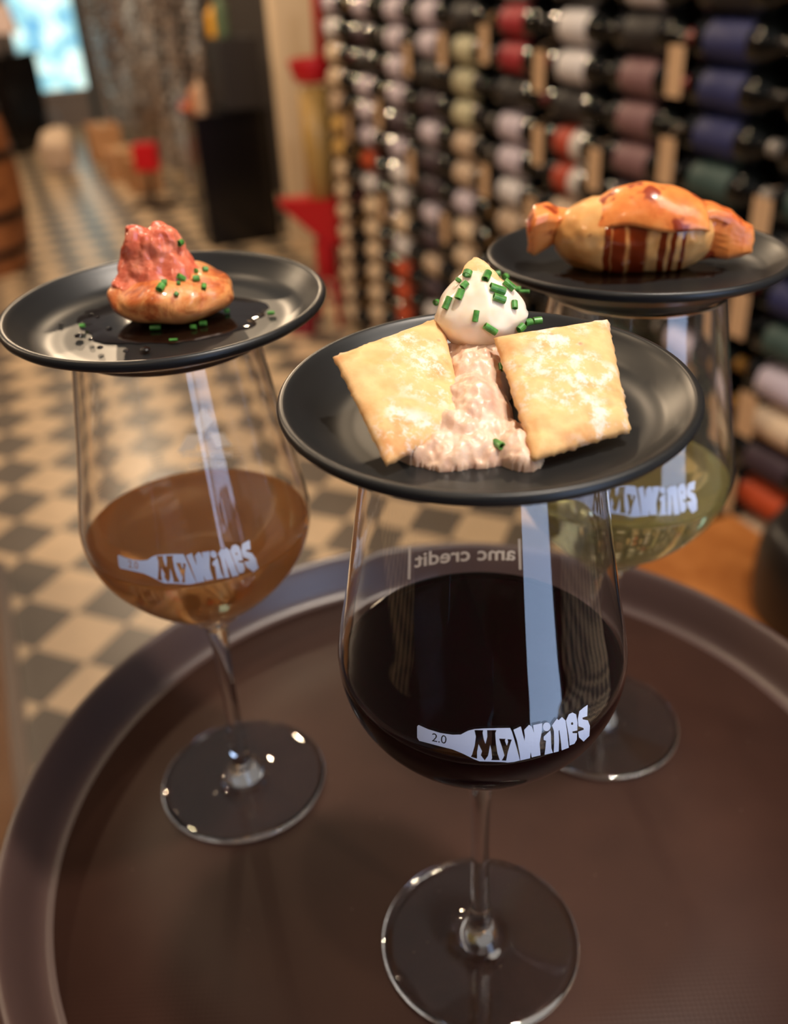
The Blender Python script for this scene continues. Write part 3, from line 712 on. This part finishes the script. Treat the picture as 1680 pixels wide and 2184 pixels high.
def twist_end(sx, pts, wds, seed):
    bm = bmesh.new(); rows = []
    for i, (p, (w1, w2, tw)) in enumerate(zip(pts, wds)):
        row = []
        for k in range(28):
            a = 2*PI*k/28; sq = 1/max(abs(math.cos(a)), abs(math.sin(a)))**.75
            v = Vector((0, w1*math.cos(a)*sq, w2*math.sin(a)*sq)); v.rotate(Matrix.Rotation(tw, 3, 'X')); row.append(bm.verts.new(Vector(p)+v+Vector((.0007*N3((p[0], a, i), 3, seed),)*3)))
        rows.append(row)
    for a_, b_ in zip(rows, rows[1:]):
        for k in range(28): bm.faces.new((a_[k], a_[(k+1) % 28], b_[(k+1) % 28], b_[k]))
    bm.faces.new(rows[0][::-1]); bm.faces.new(rows[-1]); bmesh.ops.recalc_face_normals(bm, faces=bm.faces)
    o = obj('twisted_end', bm, po_m, pas, smooth=False)
    md = o.modifiers.new('b', 'BEVEL'); md.width = .0008; md.segments = 2; return o
twist_end(-1, [(-.0205, 0, .0165), (-.027, 0, .0172), (-.0315, -.001, .0172), (-.036, -.002, .0158), (-.0385, -.003, .0145)], [(.0052, .0055, 0), (.0045, .0052, .3), (.0055, .0078, .35), (.006, .0088, .4), (.0045, .0058, .45)], 1)
twist_end(1, [(.0215, 0, .013), (.028, 0, .013), (.034, -.001, .0115), (.039, -.001, .0098), (.0425, -.001, .0092)], [(.0075, .0105, .2), (.006, .0098, .1), (.005, .0088, -.1), (.0045, .0062, -.2), (.003, .0048, -.2)], 2)
tag(obj('sauce_puddle', puddle(PC.x, PC.y-.006, .030, .016, PR-.0001, 9, .0006), sauce_m), 'dark sauce smear under the rolled pastry', 'sauce')

# ------------------------------------------------------------------ wine wall
blk = mat('black_metal', rgb(20, 20, 22), .4, .6)
bot_m = mat('dark_bottle_glass', rgb(9, 11, 10), .08, spec=.6)
foil = {k: mat('foil_'+k, c, .35, .3) for k, c in dict(black=rgb(20, 18, 20), red=rgb(110, 16, 26), gold=rgb(150, 110, 50), silver=rgb(150, 145, 140)).items()}
LC = dict(cream=rgb(214, 190, 160), white=rgb(205, 200, 200), lilac=rgb(190, 178, 190), beige=rgb(190, 165, 140), green=rgb(178, 172, 140), red=rgb(150, 26, 38), orange=rgb(178, 66, 24),
          gold=rgb(200, 160, 90), pink=rgb(120, 86, 88), navy=rgb(32, 38, 84), teal=rgb(50, 72, 68), black=rgb(24, 20, 22), plum=rgb(56, 40, 52), band=rgb(205, 198, 190))
LM = {k: mat('label_'+k, c, .6) for k, c in LC.items()}
# band: white label with an orange red stripe
bm_ = LM['band']; gx = nd(bm_, 'ShaderNodeSeparateXYZ'); lk(bm_, coords(bm_), gx.inputs[0]); cmp_ = nd(bm_, 'ShaderNodeMath', operation='LESS_THAN'); lk(bm_, gx.outputs[0], cmp_.inputs[0]); cmp_.inputs[1].default_value = -.022
lk(bm_, mix(bm_, cmp_.outputs[0], LC['band'], rgb(170, 60, 35)), bsdf(bm_).inputs['Base Color'])
MX = Matrix.Rotation(PI/2, 4, 'Y')           # bottle axis along local x, neck at +x
def bottle_body(): return revolve(spl([(0, -.125), (.030, -.125), (.036, -.121), (.0365, -.11), (.0365, 0), (.0365, .03), (.034, .048), (.024, .064), (.016, .078), (.0142, .095), (.0142, .10), (.0155, .101), (.0155, .107), (.0, .1075)], 3), 28, M=MX)
def bottle_label(): return revolve([(.0369, -.092), (.0371, -.091), (.0371, .018), (.0369, .019)], 28, M=MX)
def bottle_foil(): return revolve([(.0158, .068), (.0152, .08), (.0150, .095), (.0162, .1005), (.0162, .1075), (.0155, .1085), (0, .1085)], 20, M=MX)
protos = {}
body_me = label_me = foil_me = None
def wall_bottle(s, z, lab, fo, label):
    global body_me, label_me, foil_me
    p = W(s, -.015, z); r = thing('wine_bottle', label, 'bottle', p, math.atan2(uu.y, uu.x), 'wine bottles lying in the wall rack')
    if (lab, fo) not in protos:
        if body_me is None:
            b = obj('body', bottle_body(), bot_m); body_me = b.data; bpy.data.objects.remove(b)
            b = obj('label', bottle_label(), None); label_me = b.data; bpy.data.objects.remove(b)
            b = obj('capsule', bottle_foil(), None); foil_me = b.data; bpy.data.objects.remove(b)
        a_, b_ = label_me.copy(), foil_me.copy(); a_.materials.append(LM[lab]); b_.materials.append(foil[fo]); protos[lab, fo] = (a_, b_)
    for nm, me in (('bottle_body', body_me), ('bottle_label', protos[lab, fo][0]), ('capsule', protos[lab, fo][1])):
        c = bpy.data.objects.new(nm, me); C.objects.link(c); c.parent = r
        if nm == 'bottle_label': c['label'] = {'band': 'white with orange band'}.get(lab, lab)+' paper label'
    return r
cols = [.20, .50, .775, 1.02, 1.25, 1.515, 1.785, 2.03, 2.28, 2.54, 2.80]
ordn = ['column beside the tan panel', 'second column from the tan panel', 'third column from the tan panel', 'fourth column from the tan panel', 'fifth column from the tan panel', 'middle column', 'column right of the middle one', 'fourth column from the near end', 'third column from the near end', 'second column from the near end', 'column at the near end']
zs = [.095+.0805*k for k in range(17)]
rown = ['lowest', 'second from the bottom', 'third from the bottom', 'fourth from the bottom', 'fifth from the bottom', 'sixth from the bottom', 'seventh from the bottom', 'eighth from the bottom', 'ninth from the bottom', 'eighth from the top', 'seventh from the top', 'sixth from the top', 'fifth from the top', 'fourth from the top', 'third from the top', 'second from the top', 'topmost']
pat = [['cream']*8+['gold', 'gold', 'beige', 'cream', 'cream', 'white', 'lilac', 'beige', 'cream'],
       ['beige', 'cream', 'cream', 'cream', 'cream', 'cream', 'cream', 'white', 'orange', 'lilac', 'lilac', 'lilac', 'black', 'plum', 'lilac', 'beige', 'white'],
       ['white', 'cream', 'orange', 'orange', 'orange', 'white', 'cream', 'white', 'white', 'lilac', 'plum', 'lilac', 'lilac', 'lilac', 'lilac', 'lilac', 'white'],
       ['beige', 'black', 'cream', 'white', 'plum', 'beige', 'plum', 'lilac', 'plum', 'plum', 'lilac', 'plum', 'black', 'lilac', 'lilac', 'lilac', 'lilac'],
       ['plum', 'black', 'cream', 'beige', 'cream', 'cream', 'cream', 'cream', 'lilac', 'beige', 'beige', 'green', 'green', 'green', 'black', 'plum', 'white'],
       ['black', 'plum', 'beige', 'cream', 'cream', 'cream', 'cream', 'beige', 'beige', 'white', 'lilac', 'lilac', 'black', 'red', 'red', 'white', 'white'],
       ['plum', 'black', 'black', 'cream', 'beige', 'cream', 'black', 'beige', 'cream', 'beige', 'band', 'band', 'black', 'white', 'white', 'black', 'white'],
       ['plum', 'cream', 'beige', 'plum', 'black', 'plum', 'teal', 'black', 'plum', 'white', 'plum', 'pink', 'pink', 'pink', 'black', 'white', 'white'],
       ['cream', 'beige', 'beige', 'plum', 'plum', 'beige', 'cream', 'lilac', 'black', 'teal', 'teal', 'teal', 'navy', 'navy', 'navy', 'black', 'white'],
       ['plum', 'orange', 'black', 'beige', 'orange', 'plum', 'cream', 'lilac', 'teal', 'navy', 'black', 'teal', 'black', 'navy', 'plum', 'black', 'black'],
       ['black', 'cream', 'plum', 'plum', 'black', 'cream', 'plum', 'black', 'navy', 'teal', 'black', 'plum', 'black', 'navy', 'black', 'plum', 'black']]
random.seed(3)
for ci, s in enumerate(cols):
    rack = thing('wine_rack', 'black metal bottle rack, the %s' % ordn[ci], 'wine rack', W(s, -.07, 0), math.atan2(uu.y, uu.x), 'black metal racks on the bottle wall')
    for dx in (-.075, .045):
        bm = bmesh.new(); x = dx
        box(x-.006, x+.006, .0, .010, .03, 1.5, bm=bm)
        for z in zs:
            for dy in (.028, .098): tube([(x, .004 if dy == .028 else .004, z-.0415), (x, .098, z-.0415)], .0025, 6, bm=bm) if dy == .098 else None
            tube([(x, .098, z-.0415), (x, .104, z-.030)], .0025, 6, bm=bm)
        o = obj('upright', bm, blk, rack, smooth=False); o.scale = (1, -1, 1)
    for ri, z in enumerate(zs):
        if ri >= 15 and ci in (1, 3): lab = random.choice(['lilac', 'plum'])
        lab = pat[ci][ri]; fo = random.choice(['black', 'black', 'black', 'red', 'gold', 'silver'])
        nm = {'band': 'orange-banded white-labelled', 'gold': 'golden-labelled', 'pink': 'pink-labelled'}.get(lab, lab+'-labelled')
        wall_bottle(s, z, lab, fo, '%s dark bottle, %s in the %s' % (nm, rown[ri], ordn[ci]))
tagm = mat('tan_card', rgb(196, 160, 122), .7)
def price_tag(s, z, w_=.046, h_=.088, where=''):
    bm = box(s-w_/2, s+w_/2, .042, .0432, z-h_/2, z+h_/2, bev=.0003)
    tube([(s, .0426, z+h_/2-.002), (s, .030, z+h_/2+.012), (s, .0, z+h_/2+.014)], .0007, 5, bm=bm)
    bm.transform(WM); tag(obj('price_tag', bm, tagm, smooth=False), 'small tan price card hanging '+where, 'price tag', 'tan price cards on the wine rack')
TG = [(2.145, 1.17, 'high, between pink and navy labels'), (2.145, 1.01, 'just below the highest one between pink and navy labels'), (1.655, 1.13, 'beside the two red labels'), (1.66, .97, 'right of the lilac labels'), (1.90, .955, 'right of the orange banded labels'),
      (1.635, .80, 'low, right of the cream labels'), (1.385, 1.17, 'left of the red labels, near the top'), (1.39, .84, 'right of the pale green labels'), (.90, 1.10, 'over the plum labels'), (1.14, 1.14, 'at the fifth column top'),
      (2.42, .95, 'at the right edge of the view'), (2.46, .60, 'over the orange label lower right'), (2.40, .78, 'right of the white wine glass'), (2.44, .42, 'lowest on the right side'), (.65, .92, 'over the second column'), (.90, .80, 'beside the orange label'), (1.14, .66, 'beside the cream labels low'),
      (.36, .84, 'beside the golden labels'), (.64, .62, 'low over the second column')]
for s, z, w_ in TG: price_tag(s, z, where=w_)

# ------------------------------------------------------------------ red stand, cabinet, far things
redm = mat('red_paint', rgb(190, 22, 30), .35)
st = thing('display_stand', 'tall red metal stand with round tray and splayed legs before the cream post', 'stand', (-.225, 3.935, 0))
obj('top_tray', revolve(spl([(0, .955), (.05, .955), (.072, .975), (.086, 1.03), (.079, 1.03), (.064, .985), (0, .975)], 3), 40), redm, st)
obj('pole', tube([(.035, 0, .98), (.05, .0, 1.5)], .02, 12), redm, st)
obj('column', revolve([(0, .5), (.055, .5), (.055, .94), (0, .94)], 32), mat('yellowish_column', rgb(176, 140, 78), .3), st)
bm = bmesh.new()
v = [bm.verts.new(p) for p in [(-.18, -.03, .53), (-.18, .03, .53), (.09, .09, .53), (.09, -.09, .53), (-.17, -.02, .50), (-.17, .02, .50), (.08, .06, .33), (.08, -.06, .33), (-.01, -.05, .36), (-.01, .05, .36)]]
for f_ in ((0, 3, 2, 1), (4, 5, 9, 8), (8, 9, 6, 7), (0, 1, 5, 4), (2, 3, 7, 6)): bm.faces.new([v[i] for i in f_])
bm.faces.new([v[i] for i in (0, 4, 8, 7, 3)]); bm.faces.new([v[i] for i in (1, 2, 6, 9, 5)])
bmesh.ops.recalc_face_normals(bm, faces=bm.faces); bmesh.ops.bevel(bm, geom=bm.edges[:], offset=.008, segments=2, affect='EDGES')
obj('lower_tray', bm, redm, st, smooth=False)
obj('shaft', revolve([(.045, .36), (.05, .22), (.03, .2)], 20), redm, st)
for a in (0.4, 2.2, 3.6, 5.2): obj('leg', tube([(.02*math.cos(a), .02*math.sin(a), .26), (.085*math.cos(a), .085*math.sin(a), .006)], .012, 8), redm, st)
rb = thing('gift_bag', 'crimson paper bag on the floor between red stand and bottle wall', 'bag', W(.03, .19), -.3)
bgm = mat('crimson_paper', rgb(130, 14, 34), .5)
bm = box(-.055, .055, -.03, .03, 0, .20, bev=.004); obj('body', bm, bgm, rb, smooth=False)
obj('handle', tube([(-.03, 0, .2), (-.02, 0, .25), (.02, 0, .25), (.03, 0, .2)], .003, 6), bgm, rb)
tag(obj('leaflet', box(-.345, -.31, 3.79, 3.795, .0, .16, bev=.001), mat('white_card', rgb(200, 175, 160), .6), smooth=False), 'upright white card on the floor by the crimson bag', 'card')
tag(obj('flat_screen', box(-1.15, -.5, -.46, -.42, 1.0, 1.6, bev=.004, M=WM), mat('dark_screen', rgb(22, 24, 32), .25), smooth=False), 'dark flat panel on the wall above the red stand', 'screen')
gl_blk = mat('black_lacquer', rgb(13, 10, 11), .22, spec=.6)
cb = thing('cabinet', 'glossy black floor cabinet left of the cream post', 'cabinet', W(-1.6, .03, 0), math.atan2(uu.y, uu.x))
obj('body', box(-.13, .13, -.19, .21, 0, .655, bev=.01), gl_blk, cb, smooth=False)
obj('worktop', box(-.14, .14, -.2, .22, .655, .68, bev=.004), gl_blk, cb, smooth=False)
obj('door', box(.13, .136, -.17, .19, .05, .63, bev=.003), gl_blk, cb, smooth=False)
tag(obj('shelf_unit', box(-1.74, -1.46, -.16, .04, .69, 1.02, bev=.003, M=WM), mat('dark_shelf', rgb(38, 32, 30), .6), smooth=False), 'dark shelf box standing on the back of the black cabinet', 'shelf')
def upright_bottle(p, h_, r_, col, label, name='bottle'):
    o = thing(name, label, 'bottle', p, 0, 'small bottles on the black cabinet')
    obj('bottle_body', revolve(spl([(0, 0), (r_*.9, 0), (r_, .01), (r_, h_*.6), (r_*.8, h_*.7), (r_*.38, h_*.8), (r_*.36, h_)], 3), 24), mat('b_'+label[:6], col, .3), o)
    obj('bottle_cap', revolve([(0, h_+.004), (r_*.4, h_), (r_*.4, h_*.93)], 16), foil['black'], o); return o
upright_bottle(W(-1.53, .16, .68), .19, .028, rgb(206, 170, 138), 'cream bottle on the black cabinet near its aisle corner')
upright_bottle(W(-1.66, .165, .68), .13, .03, rgb(196, 120, 78), 'short orange-brown bottle on the black cabinet')
upright_bottle(W(-1.60, -.02, 1.02), .22, .035, rgb(92, 110, 82), 'green bottle on top of the dark shelf box')
upright_bottle(W(-1.70, .0, 1.02), .16, .034, rgb(235, 170, 50), 'yellow bottle beside the green one on the shelf box')
bx = thing('gift_box', 'purple and orange box at the aisle corner of the black cabinet', 'box', W(-1.69, .2, .68))
obj('box_body', box(-.04, .04, -.03, .03, 0, .05, bev=.003), mat('purple_card', rgb(96, 52, 104), .5), bx, smooth=False); obj('box_lid', box(-.03, .03, -.032, -.029, .01, .045), mat('orange_card', rgb(225, 130, 80), .5), bx, smooth=False)
# shimmering bead curtain hanging before the wall further down the aisle
bead = mat('shimmer_bead', rgb(170, 160, 150), .3, .35)
c0, f0 = nramp(bead, 2.2, [(.35, rgb(140, 108, 82)), (.5, rgb(190, 178, 168)), (.65, rgb(205, 218, 228))], detail=2); lk(bead, c0, bsdf(bead).inputs['Base Color'])
V, Fc = [], []
random.seed(5)
s = -6.9
while s < -2.05:
    off0 = .02+.05*math.sin(s*9)
    z = .12
    while z < 1.55:
        c = W(s+random.uniform(-.006, .006), off0+random.uniform(-.02, .02), z); a = random.uniform(-.7, .7)+math.atan2(uu.y, uu.x); tl = random.uniform(-.5, .5)
        ex = Vector((math.cos(a), math.sin(a), 0)); ez = Vector((-math.sin(a)*math.sin(tl), math.cos(a)*math.sin(tl), math.cos(tl))); nn_ = ex.cross(ez); k0 = len(V)
        for sg in (-1, 1):
            for k in range(6): V.append(c+(ex*math.cos(k*PI/3)+ez*math.sin(k*PI/3))*.021+nn_*.0015*sg)
        Fc.append([k0+5-k for k in range(6)]); Fc.append([k0+6+k for k in range(6)])
        for k in range(6): Fc.append([k0+k, k0+(k+1) % 6, k0+6+(k+1) % 6, k0+6+k])
        z += .046
    s += .046
o = obj('bead_curtain', (V, Fc), bead, smooth=False); tag(o, 'shimmering silver and bronze bead curtain along the aisle wall', 'bead curtain', kind='stuff')

cardm = mat('cardboard', rgb(190, 140, 96), .8)
def carton(p, sx, sy, h_, rz, label):
    t = thing('carton', label, 'box', p, rz, 'cartons standing along the aisle wall')
    obj('box_body', box(-sx, sx, -sy, sy, 0, h_, bev=.003), cardm, t, smooth=False); obj('box_lid', box(-sx*1.01, sx*1.01, -.02, .02, h_, h_+.002), mat('tape', rgb(210, 175, 130), .5), t, smooth=False)
carton(W(-3.2, .27, 0), .11, .09, .22, -1.0, 'tan carton right of the red box, nearest the viewer'); carton(W(-3.75, .33, 0), .14, .12, .2, -1.2, 'tan carton left of the red box'); carton(W(-4.6, .33, 0), .16, .12, .26, -1.2, 'tan carton farthest along the bead curtain')
rs = thing('red_box_sign', 'bright red cube on a black post in front of the cartons', 'sign', W(-2.72, .30, 0))
obj('cube', box(-.075, .075, -.06, .06, .22, .38, bev=.008), mat('bright_red', rgb(205, 10, 22), .4), rs, smooth=False); obj('post', box(-.012, .012, -.012, .012, .015, .22), blk, rs, smooth=False); obj('base', box(-.14, .14, -.1, .1, 0, .015), dk, rs, smooth=False)
bg = thing('cloth_bag', 'crumpled pale cloth bag on the aisle floor beyond the red cube', 'bag', W(-4.3, .72, 0))
obj('body', ball((0, 0, .16), .13, .10, .16, 3, (.05,), (9,), 4), mat('pale_cloth', rgb(222, 196, 168), .8), bg); obj('strap', tube([(-.05, 0, .28), (-.02, 0, .42), (.04, 0, .42), (.06, 0, .28)], .01, 8), mat('blue_grey_cloth', rgb(90, 100, 110), .8), bg)
# left side of the aisle
lc = thing('side_cabinet', 'black cabinet at the far left below the window', 'cabinet', (-3.15, 8.75, 0), -.37)
obj('body', box(-.28, .26, -.2, .25, 0, .72, bev=.01), gl_blk, lc, smooth=False); obj('worktop', box(-.3, .28, -.22, .27, .72, .75, bev=.004), gl_blk, lc, smooth=False)
tl_ = thing('table_lamp', 'small lamp with a pale shade on the far left black cabinet', 'lamp', (-3.0, 8.78, .75))
obj('lamp_base', revolve([(0, 0), (.06, 0), (.015, .03), (.012, .16)], 20), blk, tl_); obj('lamp_shade', revolve([(.12, .15), (.075, .36), (.07, .36), (.115, .15)], 32), mat('pale_shade', rgb(225, 200, 190), .8), tl_)
br = thing('barrel', 'upright brown wooden barrel at the left edge of the aisle', 'barrel', (-2.13, 5.05, 0))
wood = mat('barrel_wood', rgb(140, 84, 44), .5); c0, f0 = nramp(wood, 9, [(.35, rgb(112, 62, 30)), (.65, rgb(160, 100, 56))]); lk(wood, c0, bsdf(wood).inputs['Base Color'])
bp = spl([(.25, 0), (.285, .2), (.30, .42), (.285, .65), (.25, .85)], 6)
obj('staves', revolve([(0, .0)]+bp+[(.24, .85), (.235, .82), (0, .82)], 40), wood, br)
for z0_, r_ in ((.1, .272), (.28, .296), (.56, .296), (.76, .268)): obj('hoop', revolve([(r_, z0_), (r_+.004, z0_), (r_+.004, z0_+.04), (r_, z0_+.04)], 40), blk, br)
# low counter along the left with a brass edge
ct = thing('counter', 'long wooden counter with pale metal edging at the lower left edge', 'counter', (0, 0, 0))
LP_ = Vector((-.835, 1.588, 0)); 
def LW(s, off, z): return LP_ + uu*s + mm*off + Vector((0, 0, z))
CM = Matrix(((uu.x, mm.x, 0, LP_.x), (uu.y, mm.y, 0, LP_.y), (0, 0, 1, 0), (0, 0, 0, 1)))
obj('body', box(-.55, 2.5, .03, .5, 0, .86, M=CM), mat('honey_wood', rgb(150, 98, 50), .45), ct, smooth=False)  # unseen rear stretch lengthened to block floor tiles reflecting in the red glass
obj('kickplate', box(-.55, 2.5, 0, .03, 0, .05, M=CM), mat('grey_metal', rgb(120, 110, 104), .35, .7), ct, smooth=False)
obj('worktop', box(-.57, 2.52, .01, .52, .86, .9, bev=.003, M=CM), dk, ct, smooth=False)
# wooden crate and black bin at the foot of the bottle wall, right
cw = thing('crate', 'orange-brown wooden crate between the tray and the bottle wall', 'crate', (.62, 1.22, 0), math.atan2(uu.y, uu.x))
cwm = mat('crate_wood', rgb(172, 104, 48), .45); c0, f0 = nramp(cwm, 14, [(.3, rgb(150, 86, 36)), (.7, rgb(186, 120, 62))]); lk(cwm, c0, bsdf(cwm).inputs['Base Color'])
obj('crate_body', box(-.30, .42, -.18, .16, 0, .38, bev=.006), cwm, cw, smooth=False); obj('lid', box(-.32, .44, -.19, .18, .38, .40, bev=.004), cwm, cw, smooth=False)
bn = thing('round_bin', 'black round container standing on the wooden crate at the lower right', 'container', (.715, 1.25, .40))
bnm = mat('black_plastic', rgb(18, 14, 13), .4)
obj('shell', revolve(spl([(0, 0), (.10, 0), (.12, .02), (.125, .10), (.115, .15), (.09, .17), (0, .175)], 4), 48), bnm, bn); obj('lid_knob', revolve([(.02, .174), (.025, .19), (.0, .2)], 20), bnm, bn)

# added fill panel, out of view overhead, brightening the wine and food
cp_ = thing('fill_panel', 'added square fill panel, unseen overhead, brightening the wine and food', 'fill light', (1.0, -.2, CEIL))
obj('frame', box(-.56, .56, -.56, .56, -.015, .05, bev=.004), M_cream, cp_, smooth=False)
obj('diffuser', box(-.53, .53, -.53, .53, -.022, -.012), mat('fill_emitter', (0, 0, 0), 1, emit=(1, .93, .84), estr=6.5), cp_, smooth=False)
